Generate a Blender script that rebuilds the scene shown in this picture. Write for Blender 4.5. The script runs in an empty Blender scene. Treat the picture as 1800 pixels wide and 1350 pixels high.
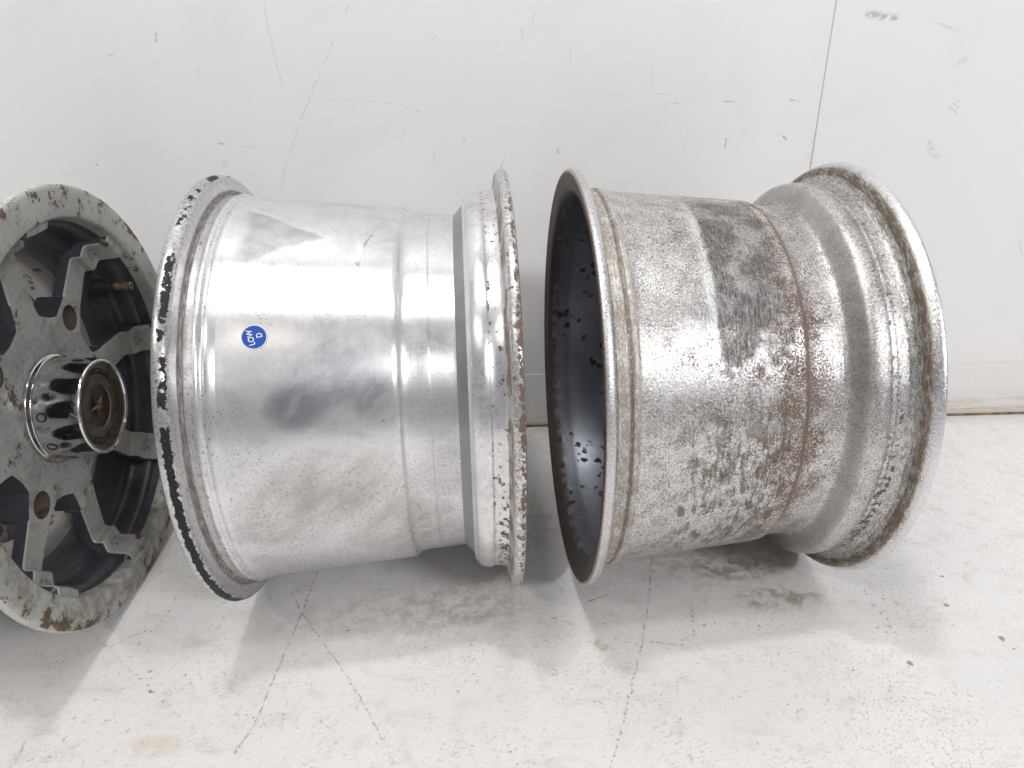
import bpy, bmesh, math, random
from mathutils import Vector, Matrix
random.seed(7)
PI = math.pi
sc = bpy.context.scene
COL = sc.collection
R = math.radians

# ------------------------------------------------------------------ camera
CAM_LOC = Vector((0.0, -0.9642, 0.5138))
CR = Vector((0.99929582, -0.03587019, -0.01100903))
CU = Vector((0.02492612, 0.4153226, 0.90933263))
CF = Vector((0.02804563, 0.9089667, -0.41592424))
FPX = 1253.9                      # focal length in photo pixels (photo 1800 wide)
cam = bpy.data.cameras.new('camera')
cam.sensor_width = 36; cam.sensor_fit = 'HORIZONTAL'
cam.lens = FPX / 1800 * 36
cam.clip_start = 0.01; cam.clip_end = 100
camo = bpy.data.objects.new('camera', cam); COL.objects.link(camo)
m = Matrix.Identity(4)
for i in range(3):
    m[i][0] = CR[i]; m[i][1] = CU[i]; m[i][2] = -CF[i]; m[i][3] = CAM_LOC[i]
camo.matrix_world = m
sc.camera = camo

# ------------------------------------------------------------------ world and lamps
w = bpy.data.worlds.new('World'); sc.world = w; w.use_nodes = True
bg = w.node_tree.nodes['Background']
bg.inputs[0].default_value = (0.98, 0.965, 1.0, 1); bg.inputs[1].default_value = 0.30
def lamp(name, loc, target, sx, sy, power, col):
    l = bpy.data.lights.new(name, 'AREA'); l.shape = 'RECTANGLE'; l.size = sx; l.size_y = sy
    l.energy = power; l.color = col
    o = bpy.data.objects.new(name, l); COL.objects.link(o); o.location = loc
    d = Vector(target) - Vector(loc)
    o.rotation_euler = d.to_track_quat('-Z', 'Y').to_euler()
    return o
lamp('ceiling_lamp', (-0.30, -0.60, 2.75), (-0.30, -0.50, 0), 0.26, 0.14, 14.5, (1, 0.985, 0.97))
lamp('ceiling_lamp', (0.10, -1.10, 2.78), (0.10, -0.55, 0), 2.8, 0.10, 17, (1, 0.985, 0.97))  # long tube added as broad fill, softens the shadows
lamp('ceiling_lamp', (-1.7, -2.25, 2.75), (-0.1, -0.3, 0.2), 0.9, 0.14, 15, (1, 0.955, 0.84))
lamp('ceiling_lamp', (2.7, -3.8, 2.75), (0.0, -0.2, 0.2), 1.0, 0.35, 78, (0.985, 0.97, 1.0))
sc.view_settings.view_transform = 'Standard'
sc.view_settings.look = 'None'
sc.view_settings.exposure = 0.1
sc.view_settings.gamma = 1.0
sc.render.engine = 'CYCLES'
sc.cycles.max_bounces = 4; sc.cycles.diffuse_bounces = 2; sc.cycles.glossy_bounces = 3
sc.cycles.use_adaptive_sampling = True; sc.cycles.adaptive_threshold = 0.025; sc.cycles.adaptive_min_samples = 16
sc.cycles.use_denoising = True
try: sc.cycles.denoiser = 'OPENIMAGEDENOISE'
except Exception: pass

# ------------------------------------------------------------------ photo pixel -> plane
def ray(px, py): return CR * ((px - 900) / FPX) - CU * ((py - 675) / FPX) + CF
def on_wall(px, py):
    d = ray(px, py); t = -CAM_LOC.y / d.y; p = CAM_LOC + d * t; return (p.x, p.z)
def on_floor(px, py):
    d = ray(px, py); t = -CAM_LOC.z / d.z; p = CAM_LOC + d * t; return (p.x, p.y)

# ------------------------------------------------------------------ node helpers
class S:
    """a socket with arithmetic"""
    def __init__(s, g, sock): s.g = g; s.k = sock
    def _m(s, op, o=None, o2=None, clamp=False):
        n = s.g.t.nodes.new('ShaderNodeMath'); n.operation = op; n.use_clamp = clamp
        for i, v in enumerate((s, o, o2)):
            if v is None: continue
            s.g.put(n.inputs[i], v)
        return S(s.g, n.outputs[0])
    def __add__(s, o): return s._m('ADD', o)
    __radd__ = __add__
    def __mul__(s, o): return s._m('MULTIPLY', o)
    __rmul__ = __mul__
    def __sub__(s, o): return s._m('SUBTRACT', o)
    def __rsub__(s, o): return s._m('MULTIPLY', -1.0) + o
    def __truediv__(s, o): return s._m('DIVIDE', o)
    def abs(s): return s._m('ABSOLUTE')
    def max(s, o): return s._m('MAXIMUM', o)
    def min(s, o): return s._m('MINIMUM', o)
    def sat(s): return s._m('ADD', 0.0, clamp=True)
    def sin(s): return s._m('SINE')
    def sq(s): return s._m('MULTIPLY', s)
    def pw(s, e): return s._m('POWER', e)
    def inv(s): return 1.0 - s
class G:
    def __init__(g, name):
        g.mat = bpy.data.materials.new(name); g.mat.use_nodes = True
        g.t = g.mat.node_tree; g.b = g.t.nodes['Principled BSDF']
        tc = g.t.nodes.new('ShaderNodeTexCoord'); g.obj = S(g, tc.outputs['Object'])
        sx = g.t.nodes.new('ShaderNodeSeparateXYZ'); g.t.links.new(tc.outputs['Object'], sx.inputs[0])
        g.x, g.y, g.z = (S(g, sx.outputs[i]) for i in range(3))
    def put(g, inp, v):
        if isinstance(v, S): g.t.links.new(v.k, inp)
        elif isinstance(v, (tuple, list)):
            inp.default_value = tuple(v) + ((1,) if len(v) == 3 and len(inp.default_value) == 4 else ())
        else: inp.default_value = v
    def vec(g, x, y, z=0.0):
        n = g.t.nodes.new('ShaderNodeCombineXYZ')
        for i, v in enumerate((x, y, z)): g.put(n.inputs[i], v)
        return S(g, n.outputs[0])
    def noise(g, v, scale, detail=4, rough=0.55, dist=0.0, color=False):
        n = g.t.nodes.new('ShaderNodeTexNoise'); g.put(n.inputs['Vector'], v)
        n.inputs['Scale'].default_value = scale; n.inputs['Detail'].default_value = detail
        n.inputs['Roughness'].default_value = rough; n.inputs['Distortion'].default_value = dist
        return S(g, n.outputs['Color' if color else 'Fac'])
    def voro(g, v, scale, feature='F1', rnd=1.0, out='Distance'):
        n = g.t.nodes.new('ShaderNodeTexVoronoi'); n.feature = feature; g.put(n.inputs['Vector'], v)
        n.inputs['Scale'].default_value = scale; n.inputs['Randomness'].default_value = rnd
        return S(g, n.outputs[out])
    def step(g, v, a, b):
        """0 below a, 1 above b (or reversed), smooth"""
        n = g.t.nodes.new('ShaderNodeMapRange'); n.interpolation_type = 'SMOOTHSTEP'; n.clamp = True
        g.put(n.inputs['Value'], v)
        if a < b: lo, hi, t0, t1 = a, b, 0.0, 1.0
        else: lo, hi, t0, t1 = b, a, 1.0, 0.0
        n.inputs['From Min'].default_value = lo; n.inputs['From Max'].default_value = hi
        n.inputs['To Min'].default_value = t0; n.inputs['To Max'].default_value = t1
        return S(g, n.outputs['Result'])
    def band(g, v, a, b, soft): return g.step(v, a - soft, a + soft) * g.step(v, b + soft, b - soft)
    def mix(g, f, a, b):
        n = g.t.nodes.new('ShaderNodeMix'); n.data_type = 'RGBA'; n.clamp_factor = True
        g.put(n.inputs[0], f); g.put(n.inputs[6], a); g.put(n.inputs[7], b)
        return S(g, n.outputs[2])
    def vm(g, op, a, b=None, scale=None):
        n = g.t.nodes.new('ShaderNodeVectorMath'); n.operation = op
        g.put(n.inputs[0], a)
        if b is not None: g.put(n.inputs[1], b)
        if scale is not None: g.put(n.inputs['Scale'], scale)
        return S(g, n.outputs['Value' if op in ('DOT_PRODUCT', 'LENGTH', 'DISTANCE') else 'Vector'])
    def seg(g, p, a, b):
        ax, ay = a; bx, by = b; dx, dy = bx - ax, by - ay; L2 = max(dx * dx + dy * dy, 1e-12)
        pa = g.vm('SUBTRACT', p, (ax, ay, 0.0))
        h = g.vm('DOT_PRODUCT', pa, (dx / L2, dy / L2, 0.0)).sat()
        return g.vm('DISTANCE', pa, g.vm('SCALE', (dx, dy, 0.0), scale=h))
    def poly(g, p, pts, width, soft=0.5):
        """mask of a thin broken line through pts"""
        d = None
        for a, b in zip(pts[:-1], pts[1:]):
            s = g.seg(p, a, b); d = s if d is None else d.min(s)
        return g.step(d, width * (1 + soft), width * (1 - soft))
    def bump(g, h, dist, strength=1.0, nrm=None):
        n = g.t.nodes.new('ShaderNodeBump'); g.put(n.inputs['Height'], h)
        n.inputs['Distance'].default_value = dist; n.inputs['Strength'].default_value = strength
        if nrm is not None: g.t.links.new(nrm.k, n.inputs['Normal'])
        return S(g, n.outputs[0])
    def out(g, **kw):
        names = dict(col='Base Color', metal='Metallic', rough='Roughness', nrm='Normal', aniso='Anisotropic',
                     tan='Tangent', spec='Specular IOR Level', arot='Anisotropic Rotation', coat='Coat Weight', coat_r='Coat Roughness')
        for k, v in kw.items(): g.put(g.b.inputs[names[k]], v)
        return g.mat

def plain(name, col, rough=0.5, metal=0.0, var=0.25, scale=60):
    g = G(name); n = g.noise(g.obj, scale, 5, 0.6)
    dark = tuple(c * (1 - var) for c in col)
    return g.out(col=g.mix(g.step(n, 0.35, 0.65), dark, col), rough=rough + (n - 0.5) * 0.2, metal=metal,
                 nrm=g.bump(n, 0.0004, 0.5))

# ------------------------------------------------------------------ mesh helpers
def link(name, me, mat, parent=None, loc=(0, 0, 0), smooth=True, angle=32):
    if mat: me.materials.append(mat)
    if smooth:
        me.polygons.foreach_set('use_smooth', [True] * len(me.polygons))
        me.set_sharp_from_angle(angle=R(angle))
    o = bpy.data.objects.new(name, me); COL.objects.link(o)
    o.parent = parent; o.location = loc
    return o
def from_bm(bm, name):
    bmesh.ops.recalc_face_normals(bm, faces=bm.faces)
    me = bpy.data.meshes.new(name); bm.to_mesh(me); bm.free(); return me
def chaikin(p, n=2):
    for _ in range(n):
        q = [p[0]]
        for a, b in zip(p[:-1], p[1:]):
            q.append((a[0] * .75 + b[0] * .25, a[1] * .75 + b[1] * .25))
            q.append((a[0] * .25 + b[0] * .75, a[1] * .25 + b[1] * .75))
        q.append(p[-1]); p = q
    return p
def lathe(prof, seg=256, closed=False, name='lathe'):
    """revolve (u, r) about local X; theta = atan2(z, -y)"""
    v, f = [], []
    n = len(prof)
    for u, r in prof:
        for k in range(seg):
            a = 2 * PI * k / seg
            v.append((u, -r * math.cos(a), r * math.sin(a)))
    for i in range(n if closed else n - 1):
        j = (i + 1) % n
        for k in range(seg):
            l = (k + 1) % seg
            f.append((i * seg + k, i * seg + l, j * seg + l, j * seg + k))
    me = bpy.data.meshes.new(name); me.from_pydata(v, [], f); me.update()
    return me
def disc_prof(r): return r
def box_me(name, x0, x1, y0, y1, z0, z1, bev=0.0):
    bm = bmesh.new(); bmesh.ops.create_cube(bm, size=1)
    for v in bm.verts:
        v.co = ((x0 + x1) / 2 + v.co.x * (x1 - x0), (y0 + y1) / 2 + v.co.y * (y1 - y0), (z0 + z1) / 2 + v.co.z * (z1 - z0))
    if bev: bmesh.ops.bevel(bm, geom=bm.edges[:], offset=bev, segments=2, affect='EDGES')
    return from_bm(bm, name)
def thing(name, loc, rz, label, cat, group=None):
    o = bpy.data.objects.new(name, None); COL.objects.link(o); o.location = loc; o.rotation_euler = (0, 0, rz)
    o.empty_display_size = 0.05
    o['label'] = label; o['category'] = cat
    if group: o['group'] = group
    return o

# ================================================================== SETTING
# ---- floor
def touches(pts, rng, pad=0.03): return max(q[0] for q in pts) > rng[0] - pad and min(q[0] for q in pts) < rng[1] + pad
def mat_floor(rng):
    g = G('painted_concrete')
    p0 = g.vec(g.x, g.y, 0.0)
    warp = g.noise(p0, 110, 4, 0.7, color=True)
    p = g.vm('ADD', p0, g.vm('SCALE', g.vm('SUBTRACT', warp, (0.5, 0.5, 0.5)), scale=0.0075))
    fine = g.noise(p0, 420, 4, 0.65)
    mid = g.noise(p0, 45, 6, 0.62)
    big = g.noise(p0, 5.0, 4, 0.6)
    dash = g.noise(p0, 240, 3, 0.6)
    col = g.mix(g.step(big, 0.35, 0.7), (0.83, 0.815, 0.80), (0.80, 0.795, 0.785))
    # faint brown wash
    wash = g.step(mid, 0.50, 0.72) * 0.35 + g.step(g.noise(p0, 16, 5, 0.65), 0.55, 0.78) * 0.35
    col = g.mix(wash, col, (0.60, 0.545, 0.49))
    # rubbed-thin grey-brown smears, dragged along x
    sm = g.noise(g.vec(g.x * 9, g.y * 34, 0.0), 1.0, 7, 0.7)
    col = g.mix(g.step(sm, 0.53, 0.76) * 0.45, col, (0.52, 0.48, 0.44))
    def blob(px, py, rx, ry, amt, c, lo=0.42, hi=0.60, sc_=70):
        nonlocal col
        cx, cy = on_floor(px, py)
        if not touches([(cx, cy)], rng, rx): return
        d = ((g.x - cx) / rx).sq() + ((g.y - cy) / ry).sq()
        mk = g.step(d, 1.0, 0.15) * g.step(g.noise(p0, sc_, 6, 0.7), lo, hi)
        col = g.mix(mk * amt, col, c)
    blob(1290, 1000, 0.055, 0.022, 0.8, (0.34, 0.28, 0.20))
    blob(1370, 1052, 0.055, 0.024, 0.75, (0.37, 0.31, 0.22))
    blob(1270, 985, 0.12, 0.05, 0.55, (0.46, 0.40, 0.32))
    blob(690, 1085, 0.15, 0.05, 0.34, (0.45, 0.395, 0.35))
    blob(820, 1060, 0.10, 0.05, 0.34, (0.42, 0.36, 0.32))
    blob(270, 1312, 0.03, 0.014, 0.4, (0.66, 0.52, 0.38), 0.3, 0.5)
    blob(1055, 1135, 0.012, 0.010, 0.7, (0.42, 0.33, 0.22))
    blob(920, 920, 0.05, 0.07, 0.35, (0.42, 0.43, 0.36))
    # small chips and specks
    vd = g.voro(g.vm('ADD', p0, g.vm('SCALE', warp, scale=0.016)), 150)
    rare = g.step(g.noise(p0, 24, 3, 0.6), 0.44, 0.66)
    chip = g.step(vd, 0.24, 0.10) * rare
    col = g.mix(chip * 0.70, col, (0.27, 0.235, 0.20))
    # crazed fine dirt caught in the brush marks of the paint
    br = g.noise(g.vec(g.x * 150 + g.y * 60, g.y * 420 - g.x * 150, 0.0), 1.0, 4, 0.72)
    col = g.mix(g.step(br, 0.52, 0.66) * (0.12 + g.step(g.noise(p0, 9, 5, 0.7), 0.42, 0.64) * 0.58), col, (0.48, 0.43, 0.385))
    col = g.mix(g.step(fine + (mid - 0.5) * 0.25, 0.58, 0.72) * 0.5, col, (0.44, 0.39, 0.34))
    col = g.mix(g.step(fine + (big - 0.5) * 0.3, 0.42, 0.30) * 0.5, col, (0.88, 0.875, 0.87))
    lv = g.voro(g.vec(g.x * 1.0 + g.y * 0.55 + (warp * 0.0), g.y * 3.0 - g.x * 1.1, 0.0), 42)
    pat = g.step(g.noise(p0, 7.5, 5, 0.7), 0.42, 0.62)
    nick = g.step(lv, 0.11, 0.05) * g.step(dash, 0.46, 0.58) * (0.15 + pat * 0.85)
    col = g.mix(nick * 0.55, col, (0.33, 0.29, 0.245))
    # grit cloud at lower right
    cx, cy = on_floor(1585, 1240)
    gd = ((g.x - cx) / 0.085).sq() + ((g.y - cy) / 0.13).sq()
    grit = g.step(g.voro(p0, 330), 0.32, 0.20) * g.step(gd + (mid - 0.5) * 1.4, 1.0, 0.1) * g.step(g.noise(p0, 150, 2), 0.38, 0.52)
    col = g.mix(grit * 0.6, col, (0.40, 0.31, 0.24))
    # cracks and scratches traced from the photograph
    def crack(pts, wd, c, amt, lo, hi):
        nonlocal col
        if not touches([on_floor(*q) for q in pts], rng): return
        mk = g.poly(p, [on_floor(*q) for q in pts], wd * 0.62, 0.9)
        mk = mk * g.step(dash, lo + 0.05, hi + 0.08)
        col = g.mix(mk * amt, col, c)
        return mk
    crack([(565, 985), (528, 1085), (495, 1160), (450, 1270), (412, 1325)], 0.0011, (0.25, 0.22, 0.20), 0.9, 0.30, 0.45)
    crack([(512, 1040), (535, 1085), (590, 1160), (630, 1220), (692, 1340)], 0.0010, (0.30, 0.26, 0.23), 0.85, 0.32, 0.48)
    crack([(335, 1010), (290, 1085), (245, 1130), (205, 1190), (140, 1275), (70, 1345)], 0.0019, (0.27, 0.15, 0.12), 0.8, 0.50, 0.56)
    crack([(155, 1110), (190, 1140), (225, 1175), (290, 1235), (360, 1300), (405, 1350)], 0.0015, (0.33, 0.28, 0.25), 0.8, 0.46, 0.55)
    crack([(65, 1350), (160, 1295), (285, 1230), (322, 1208)], 0.0009, (0.36, 0.30, 0.26), 0.75, 0.42, 0.52)
    crack([(1145, 975), (1141, 1050), (1131, 1120), (1110, 1210), (1090, 1290), (1074, 1350)], 0.0014, (0.28, 0.23, 0.19), 0.85, 0.40, 0.50)
    crack([(1110, 985), (1118, 1060), (1132, 1105)], 0.0010, (0.35, 0.29, 0.25), 0.7, 0.45, 0.53)
    crack([(1215, 1060), (1220, 1118)], 0.0014, (0.25, 0.20, 0.17), 0.85, 0.40, 0.50)
    crack([(1183, 1150), (1192, 1220), (1200, 1290), (1204, 1350)], 0.0009, (0.36, 0.30, 0.26), 0.75, 0.47, 0.54)
    crack([(1142, 1128), (1202, 1134)], 0.0011, (0.30, 0.24, 0.20), 0.85, 0.30, 0.42)
    crack([(1028, 1060), (1060, 1048), (1082, 1040)], 0.0011, (0.30, 0.24, 0.20), 0.85, 0.30, 0.42)
    crack([(1515, 1032), (1530, 1058), (1565, 1095)], 0.0024, (0.24, 0.19, 0.15), 0.85, 0.48, 0.55)
    crack([(1560, 1195), (1640, 1222), (1740, 1262)], 0.0009, (0.42, 0.35, 0.28), 0.8, 0.38, 0.50)
    crack([(1300, 1118), (1390, 1150), (1500, 1195)], 0.0007, (0.48, 0.42, 0.36), 0.7, 0.42, 0.55)
    crack([(970, 1084), (1010, 1098)], 0.0013, (0.34, 0.29, 0.25), 0.8, 0.30, 0.45)
    crack([(960, 1010), (975, 1022), (990, 1040)], 0.0011, (0.33, 0.29, 0.25), 0.8, 0.35, 0.5)
    crack([(190, 1140), (220, 1122), (250, 1112)], 0.0009, (0.30, 0.26, 0.23), 0.85, 0.30, 0.45)
    crack([(650, 1090), (648, 1180), (645, 1200)], 0.0007, (0.33, 0.29, 0.25), 0.7, 0.50, 0.58)
    crack([(25, 1345), (45, 1300)], 0.0009, (0.33, 0.29, 0.25), 0.8, 0.30, 0.45)
    crack([(1055, 1160), (1075, 1210), (1088, 1225)], 0.0008, (0.38, 0.32, 0.27), 0.75, 0.45, 0.53)
    for (px, py, r_) in [(262, 1181, .0018), (264, 1216, .0018), (1599, 1166, .0034), (1782, 1141, .0016), (613, 1107, .0017),
                         (324, 1188, .0012), (498, 1256, .0011), (1238, 1100, .0014), (1335, 1100, .0013), (1500, 1178, .0013),
                         (1663, 1064, .003), (1760, 1122, .003), (1655, 1013, .0022)]:
        cx, cy = on_floor(px, py)
        if not touches([(cx, cy)], rng): continue
        mk = g.step(g.vm('DISTANCE', p, (cx, cy, 0.0)), r_ * 1.2, r_ * 0.7)
        col = g.mix(mk * 0.75, col, (0.20, 0.17, 0.145))
    # dirt gathered along the wall
    d0 = g.step(g.y + (mid - 0.5) * 0.05, -0.05, 0.004)
    col = g.mix(d0 * 0.35, col, (0.55, 0.47, 0.38))
    h = fine * 0.35 + mid * 0.8
    n = g.bump(h, 0.0012, 0.55)
    return g.out(col=col, rough=g.step(mid, 0.2, 0.8) * 0.25 + 0.36, nrm=n, spec=0.35)
fl = bpy.data.meshes.new('floor')
FX = [-3, -0.23, 0.06, 0.25, 3]
fl.from_pydata([(x, y, 0) for x in FX for y in (-3.5, 0.0)], [], [(2 * i, 2 * i + 2, 2 * i + 3, 2 * i + 1) for i in range(4)])
for i in range(4): fl.materials.append(mat_floor((FX[i], FX[i + 1])))
for i, p_ in enumerate(fl.polygons): p_.material_index = i
fo = link('floor', fl, None, smooth=False); fo['kind'] = 'structure'

# ---- wall: two painted panels butted at a seam, a skirting board below
def mat_wall(rng):
    g = G('white_wall_paint')
    p0 = g.vec(g.x, g.z, 0.0)
    warp = g.noise(p0, 90, 3, 0.6, color=True)
    p = g.vm('ADD', p0, g.vm('SCALE', g.vm('SUBTRACT', warp, (0.5, 0.5, 0.5)), scale=0.0035))
    n1 = g.noise(p0, 2.2, 4, 0.55); fine = g.noise(p0, 260, 3, 0.6); mid = g.noise(p0, 26, 4, 0.6)
    dash = g.noise(p0, 150, 2, 0.5)
    col = g.mix(g.step(n1, 0.3, 0.7), (0.84, 0.85, 0.855), (0.85, 0.85, 0.84))
    col = g.mix(g.step(g.noise(g.vec(g.x * 7, g.z * 3, 0.0), 1.0, 6, 0.65), 0.50, 0.78) * 0.16, col, (0.66, 0.63, 0.58))
    col = g.mix(g.step(g.noise(g.vec(g.x * 3 + g.z * 2, g.z * 9 - g.x * 4, 2.0), 1.0, 7, 0.7), 0.54, 0.70) * 0.12, col, (0.62, 0.62, 0.62))
    col = g.mix(g.step(g.noise(p0, 60, 5, 0.75), 0.62, 0.72) * 0.14, col, (0.58, 0.56, 0.53))
    def line(pts, wd, c, amt, lo=0.0, hi=0.01, nz=None):
        nonlocal col
        if not touches([on_wall(*q) for q in pts], rng): return
        mk = g.poly(p, [on_wall(*q) for q in pts], wd * 0.78, 0.9) * (0.30 + g.step(dash, 0.36, 0.60) * 0.45)
        if hi > 0.02: mk = mk * g.step(dash, lo, hi)
        col = g.mix(mk * amt, col, c); return mk
    gr = (0.30, 0.29, 0.28)
    line([(463, 0), (472, 50), (484, 105), (497, 150)], 0.0012, (0.55, 0.55, 0.55), 0.55)
    line([(588, 68), (570, 110), (545, 170), (520, 235), (505, 285), (494, 330)], 0.0006, (0.42, 0.42, 0.42), 0.75, 0.38, 0.5)
    line([(615, 5), (607, 22)], 0.0007, gr, 0.6, 0.35, 0.5)
    line([(568, 175), (640, 177), (700, 183), (755, 201)], 0.0006, (0.5, 0.5, 0.5), 0.6, 0.36, 0.48)
    line([(200, 305), (235, 278), (285, 240)], 0.0006, (0.55, 0.55, 0.55), 0.5)
    line([(274, 58), (274, 72)], 0.0012, (0.20, 0.15, 0.17), 0.85)
    line([(188, 96), (198, 97)], 0.0008, gr, 0.8)
    line([(346, 120), (348, 130), (352, 122)], 0.0008, (0.45, 0.45, 0.45), 0.6)
    line([(274, 110), (278, 116)], 0.003, (0.70, 0.69, 0.68), 0.5)
    line([(384, 252), (393, 253)], 0.0010, (0.2, 0.2, 0.2), 0.8)
    line([(391, 281), (392, 292)], 0.0011, (0.45, 0.43, 0.40), 0.8)
    line([(397, 282), (397, 293)], 0.0010, (0.45, 0.43, 0.40), 0.8)
    line([(425, 258), (448, 259)], 0.0006, (0.5, 0.5, 0.5), 0.6)
    line([(170, 289), (171, 290)], 0.0012, (0.05, 0.05, 0.05), 0.95)
    line([(887, 275), (880, 298)], 0.0008, (0.18, 0.18, 0.18), 0.85)
    line([(755, 72), (768, 62)], 0.0006, (0.35, 0.35, 0.35), 0.7)
    line([(735, 193), (731, 201)], 0.0006, (0.45, 0.45, 0.45), 0.7)
    line([(763, 268), (764, 287)], 0.0016, (0.62, 0.62, 0.61), 0.6)
    for q in [(652, 231), (710, 227), (824, 230), (817, 246), (786, 267), (1420, 131), (1374, 259)]:
        line([q, (q[0], q[1] + 2)], 0.0008, (0.35, 0.34, 0.33), 0.65)
    line([(918, 52), (918, 68)], 0.0007, (0.35, 0.34, 0.33), 0.75)
    line([(938, 22), (936, 34)], 0.0012, (0.62, 0.50, 0.32), 0.7)
    line([(1003, 86), (1003, 110)], 0.0006, (0.4, 0.4, 0.38), 0.7)
    line([(1147, 110), (1146, 140), (1144, 152)], 0.0006, (0.45, 0.43, 0.40), 0.7, 0.35, 0.45)
    line([(1045, 166), (1100, 166)], 0.0005, (0.5, 0.49, 0.47), 0.6, 0.35, 0.5)
    line([(1150, 166), (1176, 166)], 0.0006, (0.42, 0.41, 0.40), 0.7, 0.35, 0.45)
    line([(1168, 183), (1198, 181)], 0.0006, (0.42, 0.41, 0.40), 0.7, 0.35, 0.45)
    line([(1273, 178), (1291, 179)], 0.0010, (0.22, 0.21, 0.20), 0.8, 0.30, 0.45)
    line([(1388, 175), (1403, 178)], 0.0010, (0.22, 0.21, 0.20), 0.8, 0.30, 0.45)
    line([(1277, 244), (1274, 258)], 0.0012, (0.16, 0.14, 0.13), 0.85)
    line([(1376, 239), (1382, 245)], 0.0012, (0.16, 0.14, 0.13), 0.85)
    line([(1208, 234), (1204, 255), (1200, 280)], 0.0005, (0.5, 0.48, 0.45), 0.6)
    line([(980, 261), (981, 270)], 0.0012, (0.50, 0.33, 0.14), 0.8)
    line([(965, 297), (975, 288)], 0.0006, (0.45, 0.38, 0.30), 0.7)
    line([(1060, 330), (1063, 322)], 0.0006, (0.45, 0.38, 0.30), 0.7)
    line([(1527, 24), (1552, 29), (1577, 31)], 0.0042, (0.30, 0.31, 0.29), 0.85, 0.40, 0.50)
    line([(1640, 38), (1668, 48), (1684, 57)], 0.0015, (0.72, 0.55, 0.28), 0.75, 0.34, 0.48)
    line([(1714, 98), (1690, 135), (1673, 162)], 0.0005, (0.5, 0.5, 0.49), 0.65)
    for dx in (0, 7, 14):
        line([(1683 + dx, 117 - dx * .6), (1690 + dx, 101 - dx * .3)], 0.0012, (0.58, 0.57, 0.54), 0.65, 0.34, 0.5)
        line([(1669 + dx, 188 - dx * .8), (1681 + dx * .6, 198 - dx * 1.2)], 0.0014, (0.52, 0.52, 0.50), 0.65, 0.34, 0.5)
    line([(1633, 252), (1640, 270), (1650, 282)], 0.0055, (0.64, 0.63, 0.59), 0.6, 0.34, 0.5)
    line([(1634, 247), (1640, 262)], 0.0008, (0.4, 0.4, 0.38), 0.7, 0.38, 0.46)
    line([(1432, 242), (1428, 262), (1424, 286)], 0.0055, (0.70, 0.68, 0.63), 0.55, 0.42, 0.52)
    line([(1792, 425), (1797, 450)], 0.0008, (0.5, 0.40, 0.33), 0.75)
    line([(1665, 358), (1724, 353)], 0.0006, (0.6, 0.59, 0.57), 0.6, 0.36, 0.5)
    # splash of dirt towards the floor
    base = g.step(g.z + (mid - 0.5) * 0.10, 0.22, 0.02)
    col = g.mix(base * 0.16, col, (0.66, 0.60, 0.52))
    n = g.bump(mid * 0.8 + fine * 0.15, 0.0010, 0.35)
    return g.out(col=col, rough=0.42 + (mid - 0.5) * 0.1, nrm=n, spec=0.4)
SEAM = on_wall(1447, 148)[0]
wall = bpy.data.objects.new('wall', None); COL.objects.link(wall); wall['kind'] = 'structure'
def panel(x0, x1, cuts):
    bm = bmesh.new(); bmesh.ops.create_cube(bm, size=1)
    for v in bm.verts: v.co = ((x0 + x1) / 2 + v.co.x * (x1 - x0), 0.006 + v.co.y * 0.012, 1.2 + v.co.z * 2.4)
    bmesh.ops.bevel(bm, geom=bm.edges[:], offset=0.0006, segments=2, affect='EDGES')
    for c in cuts: bmesh.ops.bisect_plane(bm, geom=bm.verts[:] + bm.edges[:] + bm.faces[:], plane_co=(c, 0, 0), plane_no=(1, 0, 0))
    me = from_bm(bm, 'wall_panel'); ed = [x0] + cuts + [x1]
    for a_, b_ in zip(ed[:-1], ed[1:]): me.materials.append(mat_wall((a_, b_)))
    for p_ in me.polygons: p_.material_index = sum(p_.center.x > c for c in cuts)
    return link('wall_panel', me, None, wall)
panel(-3, SEAM - 0.0004, [-0.28, -0.08, 0.16])
panel(SEAM + 0.0004, 3, [])
def mat_caulk():
    return plain('old_caulk', (0.60, 0.57, 0.51), 0.7)
link('seam_filler', box_me('seam_filler', SEAM - 0.006, SEAM + 0.006, 0.0011, 0.0111, 0.02, 2.39), mat_caulk(), wall)
def mat_skirt():
    g = G('skirting_paint')
    p0 = g.vec(g.x, g.z, 0.0); mid = g.noise(p0, 40, 5, 0.65); fine = g.noise(p0, 300, 3, 0.6)
    streak = g.noise(g.vec(g.x * 12, g.z * 130, 0.0), 1.0, 5, 0.7)
    col = g.mix(g.step(mid, 0.3, 0.7), (0.80, 0.79, 0.77), (0.79, 0.785, 0.775))
    low = g.step(g.z + (mid - 0.5) * 0.03, 0.055, 0.004)
    col = g.mix(low * (0.2 + g.step(streak, 0.42, 0.62) * 0.5), col, (0.50, 0.40, 0.30))
    edge = g.step(g.z + (streak - 0.5) * 0.012, 0.010, 0.004)
    col = g.mix(edge * 0.55, col, (0.42, 0.31, 0.20))
    w_ = g.vm('ADD', p0, g.vm('SCALE', g.noise(p0, 90, 3, 0.6, color=True), scale=0.004))
    k = g.poly(w_, [on_wall(1781, 640), on_wall(1777, 672), on_wall(1774, 705)], 0.0008, 0.6)
    col = g.mix(k * 0.7, col, (0.35, 0.30, 0.27))
    spk = g.step(g.voro(w_, 70), 0.10, 0.05) * g.step(mid, 0.45, 0.6)
    col = g.mix(spk * 0.6, col, (0.36, 0.26, 0.18))
    return g.out(col=col, rough=0.5, nrm=g.bump(mid + streak * 0.3, 0.001, 0.5))
sk = box_me('skirting_board', -3, 3, -0.0020, -0.0002, 0.0035, 0.0885, 0.0008)
link('skirting_board', sk, mat_skirt(), wall)
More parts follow.
